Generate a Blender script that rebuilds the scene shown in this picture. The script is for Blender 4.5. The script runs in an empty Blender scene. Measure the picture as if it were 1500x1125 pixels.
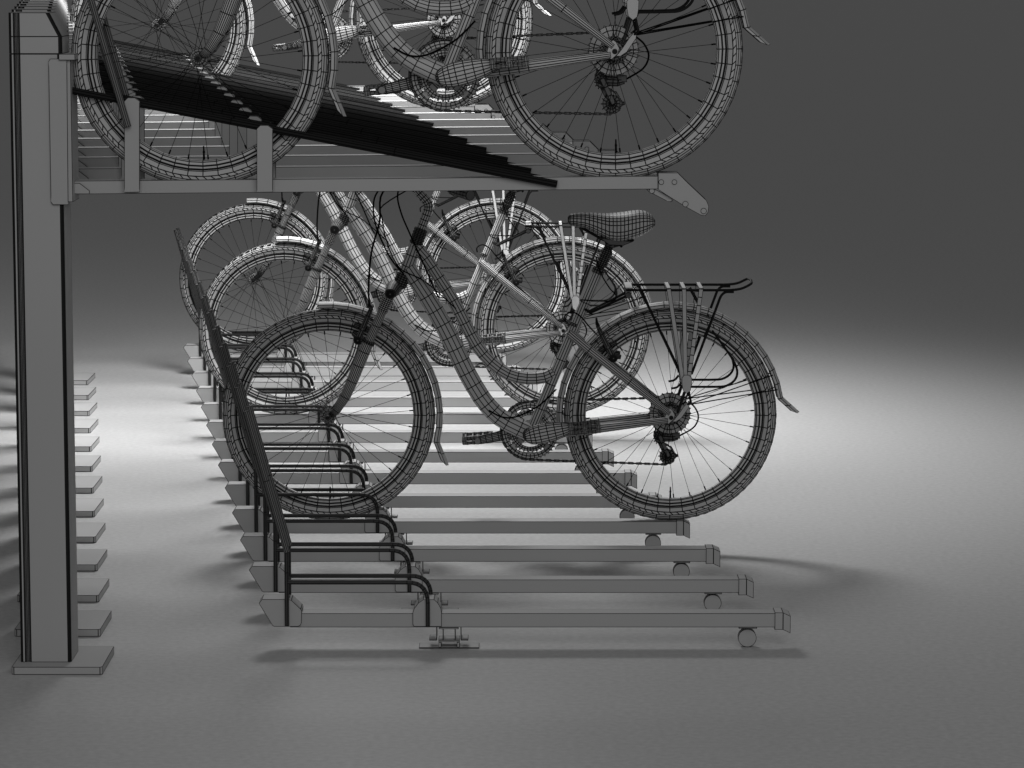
import bpy, math, random
from mathutils import Vector, Matrix
random.seed(3)
C = bpy.context.scene
COL = C.collection
PI = math.pi

# ------------------------------------------------------------------ camera
H = 1.8405
PITCH = math.radians(7.396)
F = 4880.0
CP, SP = math.cos(PITCH), math.sin(PITCH)
cam_d = bpy.data.cameras.new('camera')
cam_d.sensor_width = 36
cam_d.lens = 36 * F / 1500
cam_d.clip_start = 0.1
cam_d.clip_end = 2000
cam = bpy.data.objects.new('camera', cam_d)
cam.location = (0, 0, H)
cam.rotation_euler = (PI / 2 - PITCH, 0, 0)
COL.objects.link(cam)
C.camera = cam


def at(u, v, Y):
    """measure: pixel of the photograph (1500 wide) -> X, Z on the vertical plane at depth Y"""
    w = (v + 71) / (F / CP)
    hz = w * CP * Y / (1 - SP * w)
    d = CP * Y + SP * hz
    return (u - 750) * d / F, H - hz


# ------------------------------------------------------------------ materials
def wire_mat(name, base, line=0.012, rough=0.5, k=1.0):
    """painted grey surface with a thin dark line along the border of every facet"""
    m = bpy.data.materials.new(name)
    m.use_nodes = True
    nt = m.node_tree
    N, L = nt.nodes, nt.links
    bsdf = N['Principled BSDF']
    bsdf.inputs['Roughness'].default_value = rough
    ds = []
    for uvn in ('edge_a', 'edge_b'):
        uv = N.new('ShaderNodeUVMap'); uv.uv_map = uvn
        sx = N.new('ShaderNodeSeparateXYZ'); L.new(uv.outputs[0], sx.inputs[0])
        mn = N.new('ShaderNodeMath'); mn.operation = 'MINIMUM'
        L.new(sx.outputs[0], mn.inputs[0]); L.new(sx.outputs[1], mn.inputs[1])
        ds.append(mn)
    mn = N.new('ShaderNodeMath'); mn.operation = 'MINIMUM'
    L.new(ds[0].outputs[0], mn.inputs[0]); L.new(ds[1].outputs[0], mn.inputs[1])
    at_ = N.new('ShaderNodeAttribute'); at_.attribute_type = 'OBJECT'; at_.attribute_name = 'line_width'
    mu = N.new('ShaderNodeMath'); mu.operation = 'MULTIPLY'; mu.inputs[1].default_value = k
    L.new(at_.outputs['Fac'], mu.inputs[0])
    lt = N.new('ShaderNodeMath'); lt.operation = 'LESS_THAN'
    L.new(mn.outputs[0], lt.inputs[0]); L.new(mu.outputs[0], lt.inputs[1])
    mix = N.new('ShaderNodeMix'); mix.data_type = 'RGBA'
    mix.inputs['A'].default_value = (base, base, base, 1)
    mix.inputs['B'].default_value = (line, line, line, 1)
    L.new(lt.outputs[0], mix.inputs['Factor'])
    L.new(mix.outputs['Result'], bsdf.inputs['Base Color'])
    bsdf.inputs['Specular IOR Level'].default_value = 0.12
    return m


GREY = wire_mat('grey_clay', 0.42, rough=0.55)
BIKE = wire_mat('bike_clay', 0.52, rough=0.45)
TUBE = wire_mat('tube_dark', 0.075, line=0.010, rough=0.4)
HUBM = wire_mat('hub_grey', 0.26, rough=.5, k=.75)
ARM = wire_mat('arm_grey', 0.2, rough=0.5)
DENSE = wire_mat('dense_dark', 0.13, line=0.008, rough=0.6, k=1.15)
BLACK = wire_mat('line_black', 0.022, line=.006, rough=0.9)
BLACK.node_tree.nodes['Principled BSDF'].inputs['Specular IOR Level'].default_value = 0

fm = bpy.data.materials.new('studio_floor')
fm.use_nodes = True
nt = fm.node_tree
b = nt.nodes['Principled BSDF']
tc = nt.nodes.new('ShaderNodeTexCoord')
no = nt.nodes.new('ShaderNodeTexNoise'); no.inputs['Scale'].default_value = 55; no.inputs['Detail'].default_value = 3
nt.links.new(tc.outputs['Object'], no.inputs['Vector'])
mr = nt.nodes.new('ShaderNodeMapRange')
mr.inputs['From Min'].default_value = .3; mr.inputs['From Max'].default_value = .7
mr.inputs['To Min'].default_value = .455; mr.inputs['To Max'].default_value = .545
nt.links.new(no.outputs['Fac'], mr.inputs['Value'])
nt.links.new(mr.outputs[0], b.inputs['Base Color'])
b.inputs['Roughness'].default_value = .36
b.inputs['Specular IOR Level'].default_value = .15


# ------------------------------------------------------------------ mesh builder
class MB:
    def __init__(s):
        s.v = []; s.f = []

    def add(s, vs):
        i = len(s.v); s.v.extend([Vector(p) for p in vs]); return i

    def face(s, idx, flags=None):
        n = len(idx)
        if n <= 4:
            s.f.append((tuple(idx), flags or [True] * n))
        else:
            c = sum((s.v[i] for i in idx), Vector()) / n
            k = s.add([c])
            for a in range(n):
                s.f.append(((idx[a], idx[(a + 1) % n], k), [True, False, False]))

    def loft(s, rings, closed=True, cap=True, loop=False, seglines=True):
        base = [s.add(r) for r in rings]
        n = len(rings[0]); R = len(rings)
        for j in range(R if loop else R - 1):
            a, b2 = base[j], base[(j + 1) % R]
            for i in range(n if closed else n - 1):
                k = (i + 1) % n
                s.face((a + i, a + k, b2 + k, b2 + i))
        if cap and closed and not loop:
            s.face([base[0] + i for i in range(n)][::-1])
            s.face([base[-1] + i for i in range(n)])

    def tube(s, pts, r, seg=8, cap=True, loop=False, squash=None, up=None):
        P = [Vector(p) for p in pts]
        n = len(P)
        rr = r if isinstance(r, (list, tuple)) else [r] * n
        T = []
        for i in range(n):
            if loop:
                t = P[(i + 1) % n] - P[i - 1]
            else:
                t = P[min(i + 1, n - 1)] - P[max(i - 1, 0)]
            T.append(t.normalized())
        ref = Vector(up) if up else Vector((0, 1, 0))
        if abs(T[0].dot(ref)) > .95: ref = Vector((0, 0, 1))
        a = (ref - T[0] * ref.dot(T[0])).normalized()
        rings = []
        for i in range(n):
            a = (a - T[i] * a.dot(T[i])).normalized()
            c = T[i].cross(a)
            sq = squash if squash else 1.0
            rings.append([P[i] + (a * math.cos(2 * PI * (k + .5) / seg) * sq + c * math.sin(2 * PI * (k + .5) / seg)) * rr[i]
                          for k in range(seg)])
        s.loft(rings, cap=cap, loop=loop)
        return s

    def lathe(s, prof, seg, c=(0, 0, 0), closed=False, a0=0, a1=2 * PI, cap=False, skew=0):
        """revolve (r, y) profile about the Y axis through c"""
        full = abs(a1 - a0 - 2 * PI) < 1e-6
        m = seg if full else seg + 1
        rings = []
        for i in range(m):
            t0 = a0 + (a1 - a0) * i / seg
            rings.append([Vector((c[0] + r * math.cos(t0 + skew * k), c[1] + y, c[2] + r * math.sin(t0 + skew * k)))
                          for k, (r, y) in enumerate(prof)])
        s.loft(rings, closed=closed, cap=cap, loop=full)
        return s

    def disc(s, c, r, y0, y1, seg=20, ax='y'):
        ra, rb = [], []
        for i in range(seg):
            t = 2 * PI * i / seg
            ra.append((c[0] + r * math.cos(t), y0, c[1] + r * math.sin(t)))
            rb.append((c[0] + r * math.cos(t), y1, c[1] + r * math.sin(t)))
        s.loft([ra, rb]); return s

    def prism(s, poly, y0, y1):
        """XZ polygon extruded along Y"""
        s.loft([[(x, y0, z) for x, z in poly], [(x, y1, z) for x, z in poly]]); return s

    def box(s, x0, x1, y0, y1, z0, z1):
        return s.prism([(x0, z0), (x1, z0), (x1, z1), (x0, z1)], y0, y1)

    def bar(s, p, q, w, t, n=1):
        """flat bar from p to q, w wide in the XZ plane, t thick in Y"""
        p, q = Vector(p), Vector(q)
        d = (q - p).normalized(); a = d.cross(Vector((0, 1, 0))).normalized() * (w / 2)
        y = Vector((0, t / 2, 0)); rings = []
        for i in range(n + 1):
            c = p.lerp(q, i / n)
            rings.append([c - a - y, c + a - y, c + a + y, c - a + y])
        s.loft(rings); return s

    def build(s, name, mat, parent=None, origin=(0, 0, 0), smooth=None):
        O = Vector(origin)
        me = bpy.data.meshes.new(name)
        me.from_pydata([p - O for p in s.v], [], [f for f, _ in s.f])
        ua = me.uv_layers.new(name='edge_a'); ub = me.uv_layers.new(name='edge_b')
        li = 0
        A = [0.0] * (2 * len(me.loops)); B_ = [0.0] * (2 * len(me.loops))
        for f, fl in s.f:
            n = len(f)
            P = [s.v[i] for i in f]
            for k in range(n):
                ds = []
                for e in range(4):
                    if e >= n or not fl[e]:
                        ds.append(1.0); continue
                    p, q = P[e], P[(e + 1) % n]
                    dv = q - p
                    if dv.length < 1e-7:
                        ds.append(1.0); continue
                    if k == e or k == (e + 1) % n:
                        ds.append(0.0)
                    else:
                        ds.append((P[k] - p).cross(dv).length / dv.length)
                A[2 * li] = ds[0]; A[2 * li + 1] = ds[1]; B_[2 * li] = ds[2]; B_[2 * li + 1] = ds[3]
                li += 1
        ua.data.foreach_set('uv', A); ub.data.foreach_set('uv', B_)
        me.materials.append(mat)
        if smooth:
            me.polygons.foreach_set('use_smooth', [True] * len(me.polygons))
            me.set_sharp_from_angle(angle=math.radians(smooth))
        me.update()
        o = bpy.data.objects.new(name, me)
        o['line_width'] = LW
        COL.objects.link(o)
        if parent: o.parent = parent
        return o


LW = 0.0012


def empty(name, loc):
    o = bpy.data.objects.new(name, None)
    o.empty_display_size = .1
    o.location = loc
    COL.objects.link(o)
    return o


def tag(o, label, cat, group=None):
    o['label'] = label; o['category'] = cat
    if group: o['group'] = group


def children(o, table):
    return table.get(o, [])


def copy_tree(o, parent=None):
    kids = {}
    for x in list(COL.objects):
        if x.parent: kids.setdefault(x.parent, []).append(x)

    def rec(s, par):
        c = s.copy(); COL.objects.link(c); c.parent = par
        for ch in kids.get(s, []): rec(ch, c)
        return c
    return rec(o, parent)


def set_lines(root, lw):
    kids = {}
    for x in list(COL.objects):
        if x.parent: kids.setdefault(x.parent, []).append(x)

    def rec(s):
        if s.type == 'MESH': s['line_width'] = lw
        for ch in kids.get(s, []): rec(ch)
    rec(root)


ORD = ['frontmost', 'second from the front', 'third from the front', 'fourth from the front', 'fifth from the front',
       'sixth from the front', 'seventh from the front', 'sixth from the back', 'fifth from the back', 'fourth from the back',
       'third from the back', 'second from the back', 'rearmost']
STEP = Vector((-0.0637, 0.48, 0))
NROW = 13


def arc(p, q, r, n=6):
    pass


def fillet(pts, r, n=6):
    """round the corners of a polyline"""
    P = [Vector(p) for p in pts]
    out = [P[0]]
    for i in range(1, len(P) - 1):
        a = (P[i - 1] - P[i]); b2 = (P[i + 1] - P[i])
        rr = r[i - 1] if isinstance(r, (list, tuple)) else r
        k = min(rr, a.length * .49, b2.length * .49)
        s, e = P[i] + a.normalized() * k, P[i] + b2.normalized() * k
        for j in range(n + 1):
            t = j / n
            out.append(s * (1 - t) ** 2 + P[i] * 2 * t * (1 - t) + e * t ** 2)
    out.append(P[-1])
    return out


def smoothpath(pts, sub=4):
    """Catmull-Rom through pts"""
    P = [Vector(p) for p in pts]
    out = []
    for i in range(len(P) - 1):
        p0 = P[max(i - 1, 0)]; p1 = P[i]; p2 = P[i + 1]; p3 = P[min(i + 2, len(P) - 1)]
        for j in range(sub):
            t = j / sub
            out.append(.5 * ((2 * p1) + (p2 - p0) * t + (2 * p0 - 5 * p1 + 4 * p2 - p3) * t * t + (3 * p1 - p0 - 3 * p2 + p3) * t ** 3))
    out.append(P[-1])
    return out


# ------------------------------------------------------------------ setting
fl = MB()
i0 = fl.add([(-300, -60, 0), (300, -60, 0), (300, 500, 0), (-300, 500, 0)])
fl.f.append(((i0, i0 + 1, i0 + 2, i0 + 3), [False] * 4))
floor = fl.build('floor', fm)
floor['kind'] = 'structure'


# ------------------------------------------------------------------ post
def make_post():
    YF, YB = 8.44, 8.585
    O = Vector((-1.2, 8.5125, 0))
    root = empty('rack_post', O)
    L, R = -1.269, -1.138
    # base plate with chamfered corners
    x0, x1, y0, y1, c = -1.284, -1.051, 8.381, 8.641, .006
    poly = [(x0 + c, y0), (x1 - c, y0), (x1, y0 + c), (x1, y1 - c), (x1 - c, y1), (x0 + c, y1), (x0, y1 - c), (x0, y0 + c)]
    m = MB(); m.loft([[(x, y, 0.0005) for x, y in poly], [(x, y, .0205) for x, y in poly]])
    m.build('base_plate', GREY, root, O)

    def sect(R, L=L, dy=0, db=0):
        f, bk = YF + dy, YB - db
        p = []
        def cor(cx, cy, r, a0, n=5):
            for i in range(n + 1):
                t = math.radians(a0 + 90 * i / n)
                p.append((cx + r * math.cos(t), cy + r * math.sin(t)))
        cor(L + .006, f + .006, .006, 180)
        g = L + .0125
        for i in range(8):
            t = PI - PI * i / 7
            p.append((g + .0075 + .0075 * math.cos(t), f + .006 * math.sin(t)))
        cor(R - .008, f + .008, .008, 270)
        cor(R - .004, bk - .004, .004, 0, 2)
        cor(L + .004, bk - .004, .004, 90, 2)
        return p
    zc = 1.584
    m = MB(); m.loft([[(x, y, z) for x, y in sect(R)] for z in (.0206, zc)])
    m.build('upright', GREY, root, O, smooth=35)
    m = MB()
    m.loft([[(x, y, zc + .001) for x, y in sect(R + .003)], [(x, y, 1.628) for x, y in sect(R + .003)],
            [(x, y, 1.688) for x, y in sect(R - .028, db=.02)]])
    m.build('cap', GREY, root, O, smooth=35)
    # mounting bracket
    Yb = 8.434
    P = lambda u, v: at(u, v, Yb)
    poly = [P(73.5, 86), P(71, 90), P(74.5, 296), P(77.5, 300), P(100, 300), P(98, 86)]
    m = MB(); m.prism(poly, Yb, Yb + .004)
    m.box(-1.137, P(101.5, 0)[0], 8.438, 8.56, P(0, 296)[1], P(0, 84)[1])
    m.build('mounting_bracket', GREY, root, O)
    m = MB(); xa = P(85, 0)[0]
    m.box(xa, P(109, 0)[0], 8.428, 8.55, P(0, 88)[1], P(0, 79)[1])
    m.build('clamp_block', GREY, root, O)
    tag(root, '', 'rack post', 'row of grey steel rack posts')
    return root


# ------------------------------------------------------------------ lower rail
def make_lower():
    YC = 8.735
    O = Vector((0, YC, 0))
    root = empty('wheel_rail', O)
    y0, y1 = YC - .03, YC + .03
    P = lambda u, v, Y=y0: at(u, v, Y)
    zb, zt = .058, .0955
    xl = P(425, 900)[0]; xr = P(1136, 900)[0]
    m = MB(); m.box(xl, xr, y0, y1, zb, zt)
    m.build('channel', GREY, root, O)
    # end ramp, bent downwards
    e0, e1 = xr - .002, P(1147, 900)[0]
    e2 = P(1158, 900)[0]
    m = MB()
    ya, yb2 = y0 - .004, y1 + .004
    zt2, zb2 = zt + .003, .052
    rings = []
    for x, a, b3 in ((e0, zt2, zb2), (e1, zt2, zb2), (e2, zt2 - .0095, zb2 - .0095)):
        rings.append([(x, ya, b3), (x, yb2, b3), (x, yb2, a), (x, ya, a)])
    m.loft(rings); m.build('end_ramp', GREY, root, O)
    # side plates (front lug with chamfered corner, middle lug)
    yp0, yp1 = y0 - .006, y0 - .006 + .068
    Z = lambda u, v: at(u, v, yp0)
    q = lambda a, b3: Z(320 + a / 3.75, 680 + b3 / 3.75)
    poly = [q(222, 765), q(238, 742), q(385, 742), q(400, 746), q(452, 795), q(458, 806), q(456, 872), q(450, 886), q(436, 892), q(306, 892), q(296, 886)]
    m = MB(); m.prism(poly[::-1], yp0, yp1)
    m.build('end_lug', GREY, root, O)
    poly = [q(1067, 815), q(1075, 792), q(1098, 762), q(1125, 743), q(1185, 743), q(1205, 760), q(1222, 790), q(1226, 812), q(1226, 892), q(1074, 892), q(1067, 880)]
    m = MB(); m.prism(poly[::-1], yp0, yp1)
    m.build('middle_lug', GREY, root, O)
    # wheel holder: leaning hoop and the two arm bars
    ft, bt = yp0 - .006, yp0 + .088
    hoop = MB()
    a0 = at(419.5, 917, ft); a1 = at(419.5, 806, ft); a2 = at(361, 602, ft)
    xb, xt = a1[0], a2[0]
    for Y in (ft, bt):
        z0 = a0[1] if Y == ft else .062
        hoop.tube([(xb, Y, z0), (xb, Y, a1[1] - .06), (xb, Y, a1[1])], .0062, 8)
    hoop.build('upright', TUBE, root, O, smooth=50)
    arm = MB()
    dx, dz = xt - xb, a2[1] - a1[1]
    path = [(xb + .002, ft - .001, a1[1] - .006)] + [(xb + dx * t, ft - .001, a1[1] + dz * t) for t in (.5,)] + [(xt, ft - .001, a2[1])]
    arm.tube(path, .0082, 10)
    path = [(x, bt + .001, z) for x, y, z in path]
    arm.tube(path, .0082, 10)
    ao = arm.build('leaning_arm', ARM, root, O, smooth=50)
    kn = MB()
    kn.tube([(xt, ft - .006, a2[1] + .003), (xt, bt + .006, a2[1] + .003)], .0125, 10)
    kn.build('arm_cap', DENSE, ao, smooth=40)
    bars = MB()
    bz = at(420, 853, ft)[1]
    hx = at(626.7, 900, ft)[0]
    bars.tube(fillet([(xb, ft, bz), (hx, ft, bz), (hx, ft, a0[1])], .055, 7), .0060, 8)
    hx2 = hx + .006
    bars.tube(fillet([(xb, bt, bz), (hx2, bt, bz), (hx2, bt, .062)], .055, 7), .0060, 8)
    for xx in (xb,):
        bars.tube([(xx, ft, bz), (xx, bt, bz)], .005, 8)
    bars.build('wheel_guard', TUBE, root, O, smooth=50)
    # castor
    c = at(1094.3, 934, YC)
    cz = .0245
    pl = MB(); pl.box(at(1081.5, 918, YC)[0], at(1108, 918, YC)[0], YC - .022, YC + .022, .0525, .0578)
    cast = pl.build('castor', GREY, root, O)
    w = MB(); w.disc((c[0], cz + .0005), .0245, YC - .012, YC + .012, 32)
    w.build('castor_wheel', GREY, cast, O, smooth=35)
    # floor anchor
    X = lambda a: at(320 + a / 3.75, 940, YC)[0]
    an = MB()
    an.box(X(1103), X(1433), YC - .03, YC + .03, .0005, .0035)
    for a in (1218, 1318):
        an.box(X(a - 7), X(a + 7), YC - .03, YC + .03, .0035, .018)
    an.box(X(1210), X(1326), YC - .03, YC + .03, .018, .023)
    for a in (1235, 1301):
        an.box(X(a - 2), X(a + 2), YC - .03, YC + .03, .023, .053)
    an.box(X(1213), X(1320), YC - .03, YC + .03, .053, .0578)
    for a, s in ((1200, -1), (1333, 1)):
        an.box(X(a - 2), X(a + 2), YC - .03, YC + .03, .024, .0578)
        e = X(a + 40 * s)
        an.box(min(X(a), e), max(X(a), e), YC - .03, YC + .03, .022, .0255)
    an.build('floor_anchor', GREY, root, O)
    tag(root, '', 'wheel rail', 'lower wheel rails of the bicycle rack')
    return root


# ------------------------------------------------------------------ upper tray
def make_upper():
    YC = 8.51
    O = Vector((0, YC, 1.25))
    root = empty('upper_tray', O)
    y0, y1 = YC - .03, YC + .03
    P = lambda u, v, Y=y0: at(u, v, Y)
    m = MB(); m.prism([P(104, 284.5), P(964, 277), P(964, 257.8), P(104, 265)], y0, y1)
    m.build('channel', GREY, root, O)
    # left hook
    m = MB(); m.prism([P(103, 284), P(131.5, 284), P(131.5, 279), P(117, 268), P(103, 268)], y0 - .005, y0 - .001)
    m.build('left_bracket', GREY, root, O)
    # two lugs: front and back sheet of each
    for name, us, vt in (('front_lug', (182, 204.5), 143), ('rear_lug', (376, 399.5), 183.5)):
        a, b3 = us
        for ya in (y0 - .030, y1 + .023):
            yy = y0 - .030
            poly = [P(a, 282, yy), P(b3, 281.5, yy), P(b3, vt + 5, yy), P(b3 - 7, vt, yy), P(a + 5, vt, yy), P(a, vt + 5, yy)]
            m = MB()
            m.prism(poly, ya, ya + .007)
            m.build(name, GREY, root, O)
    # leaning arm
    ft, bt = y0 - .041, y1 + .041
    s, e = P(187.5, 186, ft), P(125.5, -27, ft)
    m = MB()
    for Y in (ft, bt):
        m.tube([(s[0], Y, s[1]), ((s[0] + e[0]) / 2, Y, (s[1] + e[1]) / 2), (e[0], Y, e[1])], .0088, 10)
    m.tube([(e[0], ft, e[1]), (e[0], bt, e[1])], .0088, 10)
    ao = m.build('leaning_arm', ARM, root, O, smooth=50)
    m = MB()
    m.tube([(s[0] + .001, ft - .008, s[1] + .002), (s[0] + .001, y0 - .029, s[1] + .002)], .008, 10)
    m.build('arm_pivot', DENSE, ao, smooth=40)
    # support bars of the lift linkage
    m = MB()
    for Y in (y0 - .0005 - .0, y1 + .0):
        Yb = Y - .011 if Y < YC else Y + .0115
        A, B3 = P(99, 131.5, y0 - .0095), P(816, 269.5, y0 - .0095)
        n = 3
        m = MB()
        m.tube([(A[0] + (B3[0] - A[0]) * i / n, Yb, A[1] + (B3[1] - A[1]) * i / n) for i in range(n + 1)], .0098, 8)
        m.build('linkage_bar', BLACK, root, O, smooth=50)
    # pull handle plate at the right end
    Yp = y0 - .004
    Q = lambda u, v: at(u, v, Yp)
    poly = [Q(964, 253), Q(993, 253), Q(1008, 268), Q(1035, 293.5), Q(1038.5, 302), Q(1037.5, 311), Q(1033, 316.5), Q(1026, 315), Q(1004, 303), Q(975, 285), Q(964, 277.5)]
    m = MB()
    for ya in (Yp, y1 + .001):
        m.prism(poly[::-1], ya, ya + .003)
    h = m.build('pull_plate', GREY, root, O)
    m = MB()
    for u, v, r in ((968.7, 266.7, 4), (987.9, 266.7, 4), (1004, 298.8, 4.5), (1030.7, 309, 4.5)):
        x, z = Q(u, v)
        m.disc((x, z), r * .00174, Yp - .0015, y1 + .005, 14)
    m.build('bolt', GREY, h, O, smooth=35)
    m = MB()
    poly = [Q(946, 276), Q(957, 276), Q(985, 290), Q(985, 296), Q(979, 296), Q(950, 281)]
    m.prism(poly[::-1], y0 + .006, y0 + .009)
    x, z = Q(955, 279.8); m.disc((x, z), .007, y0 + .001, y0 + .012, 14)
    m.build('catch_lever', GREY, root, O)
    tag(root, '', 'upper tray', 'upper trays of the bicycle rack')
    return root


# ------------------------------------------------------------------ bicycle
BY = 10.175
BX = at(731.75, 608, BY)[0]
BZ = .0965


def Bp(u, v, y=0.0):
    X, Z = at(u, v, BY + y)
    return Vector((X - BX, y, Z - BZ))


RW = .328
WB = .526


def make_wheel(root, name, cx, rear):
    c = (cx, 0, RW)
    wp = MB()
    # rim
    wp.lathe([(.262, -.011), (.266, -.0125), (.2745, -.0135), (.2765, -.0135), (.2835, -.0135), (.286, -.0125), (.288, -.009),
              (.288, .009), (.286, .0125), (.2835, .0135), (.2765, .0135), (.2745, .0135), (.266, .0125), (.262, .011), (.260, 0)], 48, c, closed=True)
    w = wp.build(name, BIKE, root, smooth=30)
    # tyre
    t = MB()
    cr, tr = .3055, .0225
    def tp(r_, s):
        dy = math.sqrt(max(tr * tr - (r_ - cr) ** 2, 0))
        return (r_, s * dy)
    side = [.2865, .289, .3015]
    pf = [tp(r_, -1) for r_ in side]
    pb = [tp(r_, 1) for r_ in side][::-1]
    t.lathe(pf, 48, c); t.lathe(pb, 48, c)
    for s in (-1, 1):
        a, b3 = tp(.3015, s), tp(.3105, s)
        pr = [a, b3] if s < 0 else [b3, a]
        t.lathe(pr, 48 * 2, c, skew=.035 * (1 if s < 0 else -1))
    d1, d2, d3 = .3165, .3225, .3262
    pr = [tp(.3105, -1), tp(d1, -1), tp(d2, -1), tp(d3, -1), (.328, -.006), (.328, .006), tp(d3, 1), tp(d2, 1), tp(d1, 1), tp(.3105, 1)]
    t.lathe(pr, 48, c)
    # tread knobs
    for k in range(72):
        a = 2 * PI * k / 72
        yy = (-.0135, .0135)
        for j, y in enumerate(yy):
            aa = a + (PI / 72 if j else 0)
            rr = .3245
            ca, sa = math.cos(aa), math.sin(aa)
            e1 = Vector((ca, 0, sa)); e2 = Vector((-sa, 0, ca)); p = Vector(c) + e1 * rr + Vector((0, y, 0))
            rings = []
            for h in (0, .002):
                rings.append([p + e1 * h + e2 * (-.0075) + Vector((0, -.003, 0)), p + e1 * h + e2 * .0075 + Vector((0, -.003, 0)),
                              p + e1 * h + e2 * .0075 + Vector((0, .003, 0)), p + e1 * h + e2 * (-.0075) + Vector((0, .003, 0))])
            t.loft(rings)
    t.build('tyre', BIKE, w, smooth=40)
    # spokes
    sp = MB()
    n = 32
    hr = .019
    for k in range(n):
        a = 2 * PI * (k + .25) / n
        s = -1 if k % 2 else 1
        off = (.62 if (k // 2) % 2 else -.62) * (1.0 if rear else 1.3)
        y0 = s * (.030 if not rear else (.026 if s > 0 else .030))
        p = Vector((cx + hr * math.cos(a + off), y0, RW + hr * math.sin(a + off)))
        q = Vector((cx + .262 * math.cos(a), s * .003, RW + .262 * math.sin(a)))
        sp.tube([p, q], .00095, 4, cap=False)
        d = (q - p).normalized()
        sp.tube([q - d * .014, q], .0021, 6)
    # valve
    sp.tube([(cx + .002, 0, RW - .262), (cx + .002, 0, RW - .225)], [.0032, .0018], 6)
    sp.tube([(cx + .002, 0, RW - .243), (cx + .002, 0, RW - .238)], .0032, 6)
    sp.build('spokes', BLACK, w)
    hb = MB()
    hb.lathe([(.006, -.052), (.011, -.05), (.0115, -.041), (.017, -.0405), (.0235, -.039), (.0235, -.031), (.014, -.026), (.012, 0), (.014, .026), (.0235, .031), (.0235, .039), (.011, .04), (.011, .05), (.006, .052)], 12, c)
    hb.lathe([(.0001, -.074), (.005, -.074), (.008, -.07), (.009, -.06), (.016, -.0595), (.016, -.055), (.008, -.054)], 14, c)
    hb.lathe([(.008, .054), (.016, .055), (.016, .0595), (.009, .06), (.008, .07), (.005, .074), (.0001, .074)], 14, c)
    hb.build('hub', HUBM, w, smooth=40)
    return w


def make_fender(root, name, cx, a_start, a_end, flap):
    """mudguard strip round the wheel: arched cross-section, thin but solid"""
    m = MB()
    c = Vector((cx, 0, RW))
    n = max(8, int(abs(a_end - a_start) / math.radians(7.5)))
    prof = [(.334, -.029), (.3435, -.0265), (.3495, -.018), (.352, 0), (.3495, .018), (.3435, .0265), (.334, .029),
            (.3325, .027), (.342, .0245), (.348, .0165), (.3505, 0), (.348, -.0165), (.342, -.0245), (.3325, -.027)]
    rings = []
    for i in range(n + 1):
        t = math.radians(a_start) if False else a_start + (a_end - a_start) * i / n
        rings.append([c + Vector((r * math.cos(t), y, r * math.sin(t))) for r, y in prof])
    m.loft(rings)
    f = m.build(name, BIKE, root, smooth=40)
    # flap
    m = MB()
    last = rings[-1]
    mid = last[3]
    tipc = Vector(flap)
    seg = [last[0], last[1], last[3], last[5], last[6], last[8], last[10], last[13]]
    dv = tipc - mid
    dv.y = 0
    r2 = [p + dv * (0.8 if k in (0, 4, 5, 7) else 1.0) for k, p in enumerate(seg)]
    m.loft([seg, [p.lerp(q, .5) + (q - p) * 0 for p, q in zip(seg, r2)], r2])
    m.build('mud_flap', BIKE, f)
    return f


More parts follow.
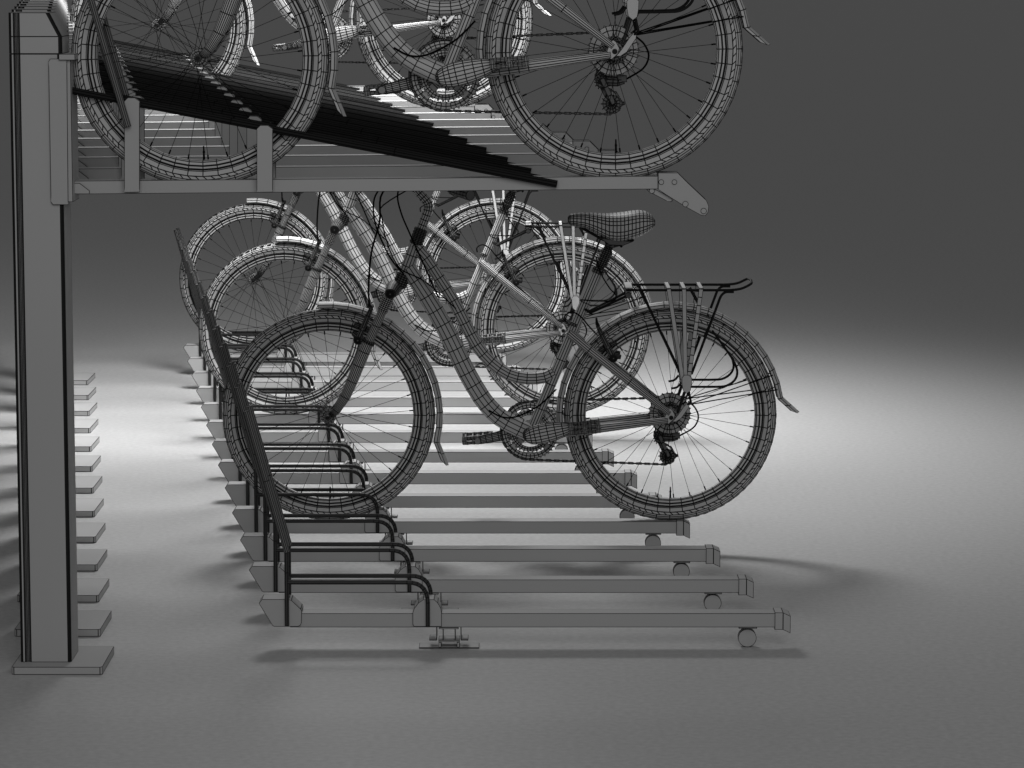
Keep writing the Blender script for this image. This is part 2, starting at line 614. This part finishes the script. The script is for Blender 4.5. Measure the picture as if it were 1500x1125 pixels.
def make_bike():
    root = empty('bicycle', (0, 0, 0))
    fw = make_wheel(root, 'front_wheel', -WB, False)
    rw = make_wheel(root, 'rear_wheel', WB, True)
    fh, rh = Vector((-WB, 0, RW)), Vector((WB, 0, RW))
    # ---- mudguards
    R_ = math.radians
    make_fender(root, 'mudguard', -WB, R_(95), R_(-14), Bp(657.5, 681))
    make_fender(root, 'mudguard', WB, R_(186), R_(9), Bp(1171, 603))
    # ---- frame
    fr = MB()
    dt = smoothpath([Bp(597, 392), Bp(625, 434), Bp(649, 475), Bp(667, 511), Bp(684, 546), Bp(704, 580), Bp(722, 602), Bp(743, 618), Bp(777, 634)], 2)
    fr.tube(dt, [.0245 + .004 * min(1, i / 5) for i in range(len(dt))], 12)
    ut = smoothpath([Bp(606, 358), Bp(624, 378), Bp(643, 407), Bp(664, 440), Bp(681, 473), Bp(698, 505), Bp(719, 530), Bp(745, 548), Bp(772, 554), Bp(798, 552), Bp(812, 545)], 2)
    fr.tube(ut, .0195, 12)
    bb = Bp(777, 634)
    stt = Bp(877, 395)
    fr.tube([bb + (stt - bb) * t for t in (0, .15, .3, .45, .6, .8, 1)], .0165, 12)
    fr.tube([Bp(592, 402), Bp(597, 390), Bp(603, 374), Bp(609, 357)], .0195, 12)       # head tube
    frame = fr.build('frame', BIKE, root, smooth=50)
    for s in (-1, 1):
        st = MB()
        a = Bp(834, 487) + Vector((0, s * .017, 0)); b3 = rh + Vector((-.004, s * .066, .012))
        st.tube([a, a.lerp(b3, .2) + Vector((0, s * .02, 0)), a.lerp(b3, .6) + Vector((0, s * .01, 0)), b3], [.0135, .0135, .0125, .009], 12)
        st.build('seat_stay', BIKE, frame, smooth=50)
    for s in (-1, 1):
        st = MB()
        a = bb + Vector((.02, s * .02, 0)); b3 = rh + Vector((-.01, s * .066, -.008))
        st.tube([a, a.lerp(b3, .18) + Vector((0, s * .02, 0)), a.lerp(b3, .3) + Vector((0, s * .022, 0)), a.lerp(b3, .36) + Vector((0, s * .022, 0)), a.lerp(b3, .42) + Vector((0, s * .022, 0)),
                 a.lerp(b3, .48) + Vector((0, s * .02, 0)), b3], [.015, .0155, .0155, .0155, .0155, .0145, .0095], 12)
        st.build('chain_stay', BIKE, frame, smooth=50)
    for s in (-1, 1):
        dp = MB()
        y = s * .068
        o = rh
        poly = [(-.02, .002), (-.012, .022), (-.004, .03), (.004, .024), (.012, .008), (.008, -.006), (-.008, -.02), (-.016, -.016)]
        dp.prism([(o.x + x, o.z + z) for x, z in poly], y - .003, y + .003)
        poly = [(.003, -.012), (.014, -.012), (.03, -.002), (.054, .032), (.056, .044), (.048, .047), (.038, .036), (.02, .01)]
        dp.build('dropout', BIKE, frame)
        if s < 0:
            dp = MB(); dp.prism([(o.x + x, o.z + z) for x, z in poly], y - .009, y - .004)
            dp.build('quick_release_lever', BIKE, rw)
    cl = MB()
    ax = (stt - bb).normalized()
    p = bb + (Bp(841, 475) - bb)
    cl.tube([stt - ax * .012, stt - ax * .002, stt + ax * .006], .0195, 14)
    cl.build('seat_clamp', DENSE, frame, smooth=40)
    cl = MB()
    cl.tube([p - ax * .005, p + ax * .005], .0185, 14)
    cl.build('stay_collar', DENSE, frame, smooth=40)
    # ---- headset and stem
    hs = MB()
    pa, pb = Bp(609, 357), Bp(617, 335)
    n = 10
    hs.tube([pa.lerp(pb, i / n) for i in range(n + 1)], [.0195 + (.0025 if i % 2 else 0) for i in range(n + 1)], 14)
    hs.build('headset', DENSE, root, smooth=40)
    hs = MB()
    pa, pb = Bp(584, 420), Bp(592, 402)
    hs.tube([pa.lerp(pb, i / 6) for i in range(7)], [.0205 + (.0025 if i % 2 else 0) for i in range(7)], 14)
    hs.build('headset', DENSE, root, smooth=40)
    sm = MB()
    sp_ = smoothpath([Bp(617, 335), Bp(622, 322), Bp(627, 308), Bp(627, 298), Bp(620, 289), Bp(609, 277), Bp(598, 263)], 2)
    sm.tube(sp_, .0145, 12)
    sm.build('stem', BIKE, root, smooth=50)
    hbm = MB()
    hc = Bp(598, 263)
    pts = []
    for y, x, z in ((-.3, .14, -.01), (-.22, .10, 0), (-.14, .03, .012), (-.06, 0, 0), (0, 0, 0), (.06, 0, 0), (.14, .03, .012), (.22, .10, 0), (.3, .14, -.01)):
        pts.append(hc + Vector((x, y, z)))
    hbm.tube(smoothpath(pts, 3), .0125, 10)
    hbo = hbm.build('handlebar', BIKE, root, smooth=50)
    for s in (-1, 1):
        g = MB()
        a = hc + Vector((.14, s * .3, -.01)); b3 = hc + Vector((.195, s * .39, -.02))
        g.tube([a.lerp(b3, i / 6) for i in range(7)], [.016 + .001 * (i % 2) for i in range(7)], 10)
        g.build('grip', DENSE, hbo, smooth=50)
    # ---- fork
    top = Bp(573, 427)
    fork = MB().tube([top + Vector((0, -.083, 0)), top + Vector((0, -.082, 0)), top + Vector((0, -.078, 0)), top + Vector((.004, -.05, .008)), top + Vector((.012, 0, .014)), top + Vector((.004, .05, .008)), top + Vector((0, .078, 0))], [.004, .011, .017, .021, .024, .021, .017], 18).build('fork', DENSE, root, smooth=40)
    for s in (-1, 1):
        fk = MB()
        y = s * .06
        yv = Vector((0, y, 0))
        k = Bp(544, 490) + yv
        path = [k + (Bp(541, 497) - Bp(544, 490)), Bp(534.5, 512) + yv, Bp(526, 532) + yv, Bp(517, 555) + yv, Bp(507, 578) + yv, Bp(494, 598) + yv, fh + Vector((.008, y, .006))]
        fk.tube(path, [.0185, .0185, .0185, .0175, .0155, .0125, .009], 20)
        fk.build('fork_leg', BIKE, fork, smooth=50)
    for s in (-1, 1):
        fs = MB()
        yv = Vector((0, s * .06, 0))
        fs.tube([Bp(541, 498) + yv, Bp(552, 474) + yv, top + yv], .0135, 16)
        fs.build('stanchion', BIKE, fork, smooth=50)
    for s in (-1, 1):
        fb = MB()
        yv = Vector((0, s * .06, 0))
        a, b3 = Bp(561, 453) + yv, Bp(570, 433) + yv
        fb.tube([a.lerp(b3, i / 8) for i in range(9)], [.016 + .001 * (i % 2) for i in range(9)], 14)
        fb.build('fork_boot', BIKE, fork, smooth=50)
    cr = MB()
    p = Bp(541, 497)
    for s in (-1, 1):
        q = p + Vector((0, s * .06, 0)); d = (Bp(552, 474) - p).normalized()
        cr.tube([q - d * .007, q - d * .002, q + d * .004], [.021, .0215, .018], 16)
    cr.tube([p + Vector((-.01, -.06, -.004)), p + Vector((-.045, -.03, .02)), p + Vector((-.045, .03, .02)), p + Vector((-.01, .06, -.004))], .009, 8)
    cr.build('fork_brace', DENSE, fork, smooth=40)
    # ---- brakes
    def brake(base, d, nm):
        bk = MB()
        d = d.normalized()
        n_ = Vector((-d.z, 0, d.x))
        for s in (-1, 1):
            yv = Vector((0, s * .045, 0))
            q = base + yv
            bk.tube([q, q + d * .03, q + d * .075 - yv * .15, q + d * .105 - yv * .3], [.011, .0095, .008, .006], 8)
            bk.tube([q - d * .004 + Vector((0, s * t, 0)) for t in (-.014, -.006, .004, .012, .0145, .015)], [.010, .013, .0125, .013, .009, .004], 14)
            bk.tube([q - n_ * .022 - d * .012, q - n_ * .006, q + n_ * .012 - d * .006], [.007, .011, .008], 10)
            pc = q + d * .034 - Vector((0, s * .018, 0))
            bk.tube([pc - n_ * .03, pc - n_ * .01, pc + n_ * .012, pc + n_ * .03], [.006, .0085, .0085, .006], 8)
            bk.tube([pc, pc + Vector((0, s * .03, 0))], .006, 8)
        e = base + d * .1
        bk.tube([e + Vector((0, -.05, 0)), e + Vector((0, .05, 0))], [.004, .006], 8)
        bk.tube([e + Vector((0, -.01, 0)), e + Vector((-.004, -.04, .012)), e + Vector((-.006, -.05, .03))], [.006, .005, .003], 8)
        return bk.build(nm, DENSE, root, smooth=40)
    brake(Bp(526, 494), Bp(545, 448) - Bp(526, 494), 'front_brake')
    brake(Bp(897, 520), Bp(880, 486) - Bp(897, 520), 'rear_brake')
    # ---- saddle
    sd = MB()
    secs = [(831.5, 318, 326, .010), (835, 313.5, 330, .019), (845, 311.5, 332, .024), (857, 311, 334.5, .029), (869, 311.5, 340, .036), (881, 312.3, 347, .046),
            (892, 312.6, 353, .057), (903, 311.7, 354.5, .067), (914, 310.5, 353.5, .075), (925, 308.8, 350, .079), (936, 307.8, 346, .077), (947, 309.5, 340.5, .069), (955, 315, 334, .05), (959.5, 322, 330, .02)]
    fine = []
    for i in range(len(secs) - 1):
        for t in (0, .5):
            fine.append(tuple(a_ + (b_ - a_) * t for a_, b_ in zip(secs[i], secs[i + 1])))
    fine.append(secs[-1])
    secs = fine[:2] + fine[2:-2:1] + fine[-2:]
    rings = []
    for u, vt, vb, hw in secs:
        a, b3 = Bp(u, vt), Bp(u, vb)
        cz, hz = (a.z + b3.z) / 2, (a.z - b3.z) / 2
        ring = []
        for k in range(24):
            t = 2 * PI * (k + .5) / 24
            cs, sn = math.cos(t), math.sin(t)
            e = .72
            yy = hw * math.copysign(abs(cs) ** e, cs) * (1 - .12 * (sn + 1) / 2)
            zz = hz * math.copysign(abs(sn) ** e, sn)
            ring.append(Vector((a.x, yy, cz + zz)))
        rings.append(ring)
    sd.loft(rings)
    saddle = sd.build('saddle', BIKE, root, smooth=60)
    su = MB()
    for s in (-1, 1):
        yv = Vector((0, s * .022, 0))
        su.tube(smoothpath([Bp(850, 332) + yv * .4, Bp(870, 343) + yv, Bp(888, 352) + yv, Bp(908, 356) + yv, Bp(928, 350) + yv], 3), .0045, 8)
    a = Bp(893, 357)
    su.tube([a + Vector((-.012, 0, -.004)), a + Vector((.012, 0, .004))], .016, 10)
    su.tube([Bp(893, 360), Bp(908, 358), Bp(911, 362)], [.01, .006, .004], 8)
    su.prism([(Bp(878, 347).x, Bp(878, 347).z), (Bp(892, 357).x, Bp(892, 357).z), (Bp(912, 358).x, Bp(912, 358).z), (Bp(927, 352).x, Bp(927, 352).z)][::-1], -.045, .045)
    su.build('saddle_rails', DENSE, saddle, smooth=40)
    po = MB()
    a, b3 = stt, Bp(893, 359)
    n = 14
    po.tube([a.lerp(b3, i / n) for i in range(n + 1)], [(.0165 if i % 2 else .020) if 2 < i < 12 else .0135 for i in range(n + 1)], 14)
    po.build('seat_post', DENSE, root, smooth=40)
    # ---- crankset (drive side is the far side)
    ck = MB()
    bc = (bb.x, 0, bb.z)
    ck.lathe([(.0001, -.05), (.014, -.05), (.024, -.046), (.024, -.034), (.020, -.033), (.020, .033), (.024, .034), (.024, .046), (.0001, .05)], 20, bc)
    cks = ck.build('crankset', DENSE, root, smooth=40)
    def ring(nm, r0, r1, y, teeth):
        m = MB()
        m.lathe([(r0, y - .002), ((r0 + r1) / 2, y - .002), (r1, y - .002), (r1, y + .002), ((r0 + r1) / 2, y + .002), (r0, y + .002)], 40, bc, closed=True)
        for k in range(teeth):
            t = 2 * PI * k / teeth; w = 2 * PI / teeth * .28
            def pt(rr, tt): return (bb.x + rr * math.cos(tt), bb.z + rr * math.sin(tt))
            m.prism([pt(r1 - .001, t - w), pt(r1 - .001, t + w), pt(r1 + .0045, t + w * .4), pt(r1 + .0045, t - w * .4)], y - .0015, y + .0015)
        m.build(nm, BIKE, cks)
    ring('chainring', .072, .088, .052, 42)
    ring('chainring', .050, .064, .044, 30)
    m = MB()
    for k in range(4):
        t = PI / 4 + k * PI / 2
        m.bar((bb.x + .018 * math.cos(t), .050, bb.z + .018 * math.sin(t)), (bb.x + .077 * math.cos(t), .050, bb.z + .077 * math.sin(t)), .022, .005, 3)
    m.lathe([(.02, .047), (.034, .047), (.034, .055), (.02, .055)], 20, bc, closed=True)
    m.build('chainring_spider', BIKE, cks)
    ang = math.radians(12.5)
    cd = Vector((math.cos(ang), 0, math.sin(ang)))
    for s in (-1, 1):
        m = MB()
        y = s * .072
        Lc = .168
        d = cd if s < 0 else -cd
        ts = (-.09, 0, .08, .18, .32, .46, .6, .72, .84, .94, 1.05)
        rs = (.017, .026, .0295, .031, .0305, .028, .024, .018, .0135, .0135, .010)
        if s > 0: rs = (.016, .024, .024, .022, .02, .018, .016, .015, .014, .0135, .009)
        path = [Vector((bb.x, y, bb.z)) + d * (Lc * t) + Vector((0, s * .012 * t, 0)) for t in ts]
        m.tube(path, list(rs), 18, squash=.38)
        m.build('crank_arm', BIKE, cks, smooth=60)
        e = Vector((bb.x, y, bb.z)) + d * Lc
        pd = MB()
        ya, yb2 = (e.y + s * .02, e.y + s * .115)
        lo, hi = min(ya, yb2), max(ya, yb2)
        tl = math.radians(4)
        def rot(x, z): return (e.x + x * math.cos(tl) - z * math.sin(tl), e.z + x * math.sin(tl) + z * math.cos(tl))
        for yy in (lo, hi - .01):
            for zz in (-.008, .008):
                a_, b_ = rot(-.042, zz), rot(.042, zz)
                pd.tube([(a_[0] + (b_[0] - a_[0]) * i / 8, yy + .005, a_[1] + (b_[1] - a_[1]) * i / 8) for i in range(9)], [.0045 + .0012 * (i % 2) for i in range(9)], 8)
            for xx in (-.042, 0, .042):
                a_, b_ = rot(xx, -.012), rot(xx, .012)
                pd.tube([(a_[0], yy + .005, a_[1]), ((a_[0] + b_[0]) / 2, yy + .005, (a_[1] + b_[1]) / 2), (b_[0], yy + .005, b_[1])], [.006, .008, .006], 8)
        for yy in ():
            pd.prism([rot(-.042, -.006), rot(-.034, -.012), rot(.034, -.012), rot(.042, -.006), rot(.042, .006), rot(.034, .012), rot(-.034, .012), rot(-.042, .006)], yy, yy + .01)
        for xx in (-.04, -.018, .014, .036):
            pd.prism([rot(xx, -.01), rot(xx + .005, -.01), rot(xx + .005, .01), rot(xx, .01)], lo + .01, hi - .01)
        pd.tube([(e.x, e.y - s * .006, e.z), (e.x, ya, e.z), (e.x, yb2, e.z)], [.010, .0085, .0085], 10)
        pd.build('pedal', HUBM, cks, smooth=30)
    # ---- cassette
    m = MB()
    for i, r in enumerate((.064, .058, .051, .045, .039, .033)):
        y = .028 + i * .0045
        m.lathe([(r * .55, y), (r * .8, y), (r, y), (r, y + .002), (r * .8, y + .002), (r * .55, y + .002)], 20, (rh.x, 0, rh.z), closed=True, a0=i * .13, a1=i * .13 + 2 * PI)
        nt_ = int(r * 420)
        for k in range(nt_):
            t = 2 * PI * k / nt_; w = 2 * PI / nt_ * .28
            m.prism([(rh.x + (r - .001) * math.cos(t - w), rh.z + (r - .001) * math.sin(t - w)), (rh.x + (r - .001) * math.cos(t + w), rh.z + (r - .001) * math.sin(t + w)),
                     (rh.x + (r + .004) * math.cos(t), rh.z + (r + .004) * math.sin(t))], y, y + .002)
    m.build('cassette', BIKE, rw)
    # ---- derailleur
    m = MB()
    dy = .06
    def D(u, v, y=dy): return Bp(u, v, y)
    a = D(962, 637); pcen = D(977, 668, .05)
    m.bar(a, pcen, .016, .004, 3); m.bar(a + Vector((.008, -.016, 0)), pcen + Vector((.006, -.016, 0)), .012, .004, 3)
    m.tube([D(960, 633), D(970, 640), D(985, 641), D(993, 640)], [.012, .015, .013, .009], 10)
    m.prism([(D(984, 632).x, D(984, 632).z), (D(996, 634).x, D(996, 634).z), (D(996, 642).x, D(996, 642).z), (D(984, 641).x, D(984, 641).z)][::-1], .05, .075)
    m.tube([D(986, 668), D(993, 667)], [.007, .005], 8)
    der = m.build('rear_derailleur', DENSE, root, smooth=40)
    for cc, r in ((pcen, .0235), (D(966, 642, .05), .016)):
        m = MB()
        m.lathe([(.0001, -.004), (.006, -.004), (r * .6, -.003), (r, -.003), (r, .003), (r * .6, .003), (.006, .004), (.0001, .004)], 14, (cc.x, cc.y, cc.z))
        for k in range(12):
            t = 2 * PI * k / 12
            m.tube([(cc.x + r * .9 * math.cos(t), cc.y, cc.z + r * .9 * math.sin(t)), (cc.x + (r + .004) * math.cos(t), cc.y, cc.z + (r + .004) * math.sin(t))], .002, 4)
        m.build('jockey_wheel', DENSE, der, smooth=40)
    # ---- chain
    m = MB()
    pts = []
    rb, rf = .047, .092
    fc = Vector((bb.x, .052, bb.z)); rc = Vector((rh.x, .045, rh.z))
    pu = []
    for k in range(0, 19):
        t = math.radians(86 + 188 * k / 18)
        pu.append(fc + Vector((rf * math.cos(t), 0, rf * math.sin(t))))
    # lower run to jockey
    for k in range(7):
        t = math.radians(-94 + 100 * k / 6)
        pass
    low = [Vector((pcen.x, .05, pcen.z - .0265)), pcen + Vector((.022, 0, -.014)), pcen + Vector((.026, 0, .004)), pcen + Vector((.010, 0, .03)),
           D(960, 644, .05), D(958, 636, .05), rc + Vector((-.036, 0, -.032))]
    back = [rc + Vector((rb * math.cos(math.radians(a_)), 0, rb * math.sin(math.radians(a_)))) for a_ in range(-60, 91, 15)]
    loop = pu + low + back
    # resample evenly
    lp = loop + [loop[0]]
    cum = [0]
    for i in range(len(lp) - 1): cum.append(cum[-1] + (lp[i + 1] - lp[i]).length)
    N_ = int(cum[-1] / .0127) // 2 * 2
    sam = []
    j = 0
    for i in range(N_):
        s_ = cum[-1] * i / N_
        while cum[j + 1] < s_: j += 1
        sam.append(lp[j].lerp(lp[j + 1], (s_ - cum[j]) / max(cum[j + 1] - cum[j], 1e-9)))
    for i in range(N_):
        p, q = sam[i], sam[(i + 1) % N_]
        dd = (q - p)
        if i % 2:
            for s in (-1, 1):
                m.bar(p - dd * .18 + Vector((0, s * .003, 0)), q + dd * .18 + Vector((0, s * .003, 0)), .0068, .001)
        else:
            m.bar(p, q, .0042, .003)
        m.tube([p + Vector((0, -.004, 0)), p + Vector((0, .004, 0))], .0034, 6)
    m.build('chain', DENSE, root)
    # ---- carrier
    m = MB()
    Yc = .085
    for s in (-1, 1):
        pn = [Bp(917, 425, -Yc), Bp(1072, 425, -Yc), Bp(1087, 423, -Yc), Bp(1101, 415.5, -Yc)]
        pts = [Vector((p.x, s * Yc, p.z)) for p in pn] + [Vector((pn[-1].x + .004, 0, pn[-1].z + .002))]
        m.tube(fillet(pts, .02, 3), .0042, 8)
        # legs
        f = lambda u, v: (lambda p: Vector((p.x, s * Yc, p.z)))(Bp(u, v, -Yc))
        m.tube([f(939, 426), f(997, 548)], .0042, 8)
        m.tube(fillet([f(1075, 427.5), f(1062, 427.5), f(1056, 433), f(1013, 548)], .02, 4), .0042, 8)
        m.tube(smoothpath([f(1043, 484), f(1060, 507), f(1076, 531), f(1080, 547), f(1075, 558), f(1064, 565), f(1050, 566.5), f(1012, 566.5)], 3), .0038, 8)
        m.tube(smoothpath([f(983, 569), f(992, 567), f(998, 560)], 3), .0035, 8)
        m.tube([f(1003, 574), f(997, 592), rh + Vector((.02, s * .074, .02))], .005, 8)
        m.tube([f(1009, 574), f(1012, 589), rh + Vector((.05, s * .074, .042))], .004, 8)
        # braces to the seat tube
        q = f(921, 434)
        m.tube([Vector((q.x, s * .05, q.z)), Bp(864, 457) + Vector((0, s * .025, 0)), Bp(857, 452) + Vector((0, s * .018, 0))], .0045, 8)
        m.disc((q.x, q.z), .010, s * .05 - .004, s * .05 + .004, 12)
    for a_, b3 in ((1004, 430), (1050, 438)):
        pass
    p = Bp(1010, 421); q = Bp(1023, 444)
    m.tube([p, q], .005, 8)
    car = m.build('carrier', DENSE, root, smooth=40)
    zt = Bp(1000, 425, -Yc).z
    for u, w in ((979.5, .014), (1002, .014), (1027, .014), (921.5, .024)):
        x = Bp(u, 425, -Yc).x
        m = MB()
        m.box(x - w / 2, x + w / 2, -Yc - .006, Yc + .006, zt + .0035, zt + .0075)
        m.build('carrier_slat', BIKE, car)
    for s in (-1, 1):
        f = lambda u, v: (lambda p: Vector((p.x, s * (Yc + .005), p.z)))(Bp(u, v, -Yc))
        for (u0, u1, n_) in ((979.5, 1000, 1), (1002, 1004, 1), (1027, 1008.5, 11)):
            m = MB()
            m.bar(f(u0, 423), f(u1, 556), .0135, .003, n_)
            m.build('carrier_strap', BIKE, car)
    for s in (-1, 1):
        m = MB()
        f = lambda u, v: (lambda p: (p.x, p.z))(Bp(u, v, -Yc))
        poly = [f(1000, 571), f(998.5, 562), f(998.5, 553), f(1002, 548.5), f(1009, 548.5), f(1013.5, 553), f(1013, 562), f(1011, 572), f(1005.5, 576)]
        m.prism(poly, s * (Yc + .008) - .004, s * (Yc + .008) + .004)
        m.build('carrier_joint', BIKE, car)
        m = MB()
        q = f(921, 431); m.box(q[0] - .01, q[0] + .01, s * .05 - .002, s * .05 + .002, q[1] - .012, zt + .003)
        m.build('brace_tab', BIKE, car)
    for s in (-1, 1):
        for a_ in (14, 22):
            m = MB()
            t = math.radians(a_)
            m.tube([rh + Vector((.05, s * .07, .04)), rh + Vector((.338 * math.cos(t), s * .03, .338 * math.sin(t)))], .0018, 6)
            m.build('mudguard_stay', BLACK, root)
    # ---- cables
    def cable(pts, r=.0026):
        m = MB(); m.tube(smoothpath(pts, 5), r, 6); return m.build('cable', BLACK, root, smooth=60)
    cable([hc + Vector((-.03, -.03, .03)), Bp(553, 281, -.04), Bp(547, 305, -.04), Bp(552, 335, -.03), Bp(572, 378, -.03), Bp(592, 402, -.03)])
    cable([hc + Vector((.02, -.06, .02)), Bp(561, 281, -.05), Bp(556, 325, -.055), Bp(544, 370, -.055), Bp(540, 420, -.05), Bp(541, 446, -.03)], .003)
    cable([hc + Vector((0, .08, .02)), Bp(583, 281, .03), Bp(587, 310, .03), Bp(602, 346, -.02), Bp(621, 388, -.03), Bp(638, 427, -.03), Bp(644, 437, -.032)])
    cable([hc + Vector((.06, .05, .0)), Bp(562, 300, .02), Bp(560, 320, .0), Bp(566, 352, -.02), Bp(585, 392, -.03), Bp(622, 412, -.03), Bp(668, 452, -.026)], .002)
    cable([Bp(716, 601, -.03), Bp(736, 611, -.032), Bp(757, 610, -.034), Bp(785, 597, -.034), Bp(800, 585, -.024), Bp(815, 570, -.02)], .0025)
    cable([Bp(1008, 588, .06), Bp(1018, 597, .065), Bp(1023, 611, .065), Bp(1016, 626, .06), Bp(996, 638, .06)], .0025)
    cable([Bp(828, 470, -.02), Bp(828, 462, -.03), Bp(838, 457, -.035), Bp(850, 463, -.035), Bp(862, 477, -.04), Bp(872, 488, -.04)], .0025)
    cable([Bp(873, 376, -.02), Bp(880, 400, -.035), Bp(893, 422, -.04), Bp(902, 432, -.04), Bp(898, 440, -.04), Bp(880, 441, -.03), Bp(850, 439, -.02)], .002)
    return root


# ------------------------------------------------------------------ place everything
def lw_for(Y):
    return 0.0014 * (Y / 9.0) ** 0.8


posts = make_post(); lower = make_lower(); upper = make_upper()
protos = [(posts, 'grey steel post on a square base plate, {} in its row'),
          (lower, 'low grey floor rail with dark wheel guard, {} of its row'),
          (upper, 'raised grey tray with black bars, {} of the upper deck')]
for pr, lab in protos:
    src = pr.location.copy()
    for n in range(NROW):
        o = pr if n == 0 else copy_tree(pr)
        o.location = src + STEP * n
        o['label'] = lab.format(ORD[n])
        set_lines(o, lw_for(o.location.y))

bike = make_bike()
XU = at(296.5, 80, 8.51)[0] + WB        # middle of the upper front bicycle
spots = [
    (BX, BY, BZ, 0, 'nearest bicycle on the lower rails, its saddle and rear carrier in full view'),
    (BX + STEP.x * 5 + .024, BY + .48 * 5 - .04, BZ, 0, 'middle bicycle of the three on the lower rails'),
    (BX + STEP.x * 9 + .012, BY + .48 * 9, BZ, 0, 'rearmost, palest bicycle of the three on the lower rails'),
    (XU, 8.51, 1.254, -.93, 'large dark bicycle on the frontmost upper tray'),
    (XU + STEP.x * 8, 8.51 + .48 * 8, 1.254, -.93, 'smaller bicycle on a rear upper tray, seen through the front upper bicycle'),
]
for n, (x, y, z, tilt, lab) in enumerate(spots):
    o = bike if n == 0 else copy_tree(bike)
    o.location = (x, y, z)
    o.rotation_euler = (0, math.radians(tilt), 0)
    tag(o, lab, 'bicycle', 'identical bicycles parked in the two-tier rack')
    set_lines(o, lw_for(y))

# ------------------------------------------------------------------ light
w = bpy.data.worlds.new('World'); C.world = w; w.use_nodes = True
bg = w.node_tree.nodes['Background']
bg.inputs[0].default_value = (1, 1, 1, 1)
bg.inputs[1].default_value = .10

ld = bpy.data.lights.new('studio_lamp', 'SPOT')
ld.energy = 800
ld.shadow_soft_size = .62
ld.spot_size = math.radians(126)
ld.spot_blend = 1.0
lo = bpy.data.objects.new('studio_lamp', ld)
lo.location = (-.62, 12.7, 3.1)
lo.rotation_euler = Vector((.0, -.35, -3.2)).to_track_quat('-Z', 'Y').to_euler()
COL.objects.link(lo)
sd_ = bpy.data.lights.new('rear_lamp', 'SPOT')
sd_.energy = 470
sd_.shadow_soft_size = .7
sd_.spot_size = math.radians(80)
sd_.spot_blend = .9
so = bpy.data.objects.new('rear_lamp', sd_)
so.location = (.1, 11.1, 3.7)
so.rotation_euler = Vector((-1.3, 3.2, -3.7)).to_track_quat('-Z', 'Y').to_euler()
COL.objects.link(so)
fd = bpy.data.lights.new('fill_lamp', 'AREA')
fd.energy = 150
fd.size = 5
fo = bpy.data.objects.new('fill_lamp', fd)
fo.location = (.5, 1.5, 4.5)
fo.rotation_euler = Vector((-.5, 7.0, -3.6)).to_track_quat('-Z', 'Y').to_euler()
COL.objects.link(fo)

C.render.engine = 'CYCLES'
C.view_settings.view_transform = 'Standard'
C.view_settings.look = 'None'
C.view_settings.exposure = 0
C.view_settings.gamma = 1
C.cycles.max_bounces = 6
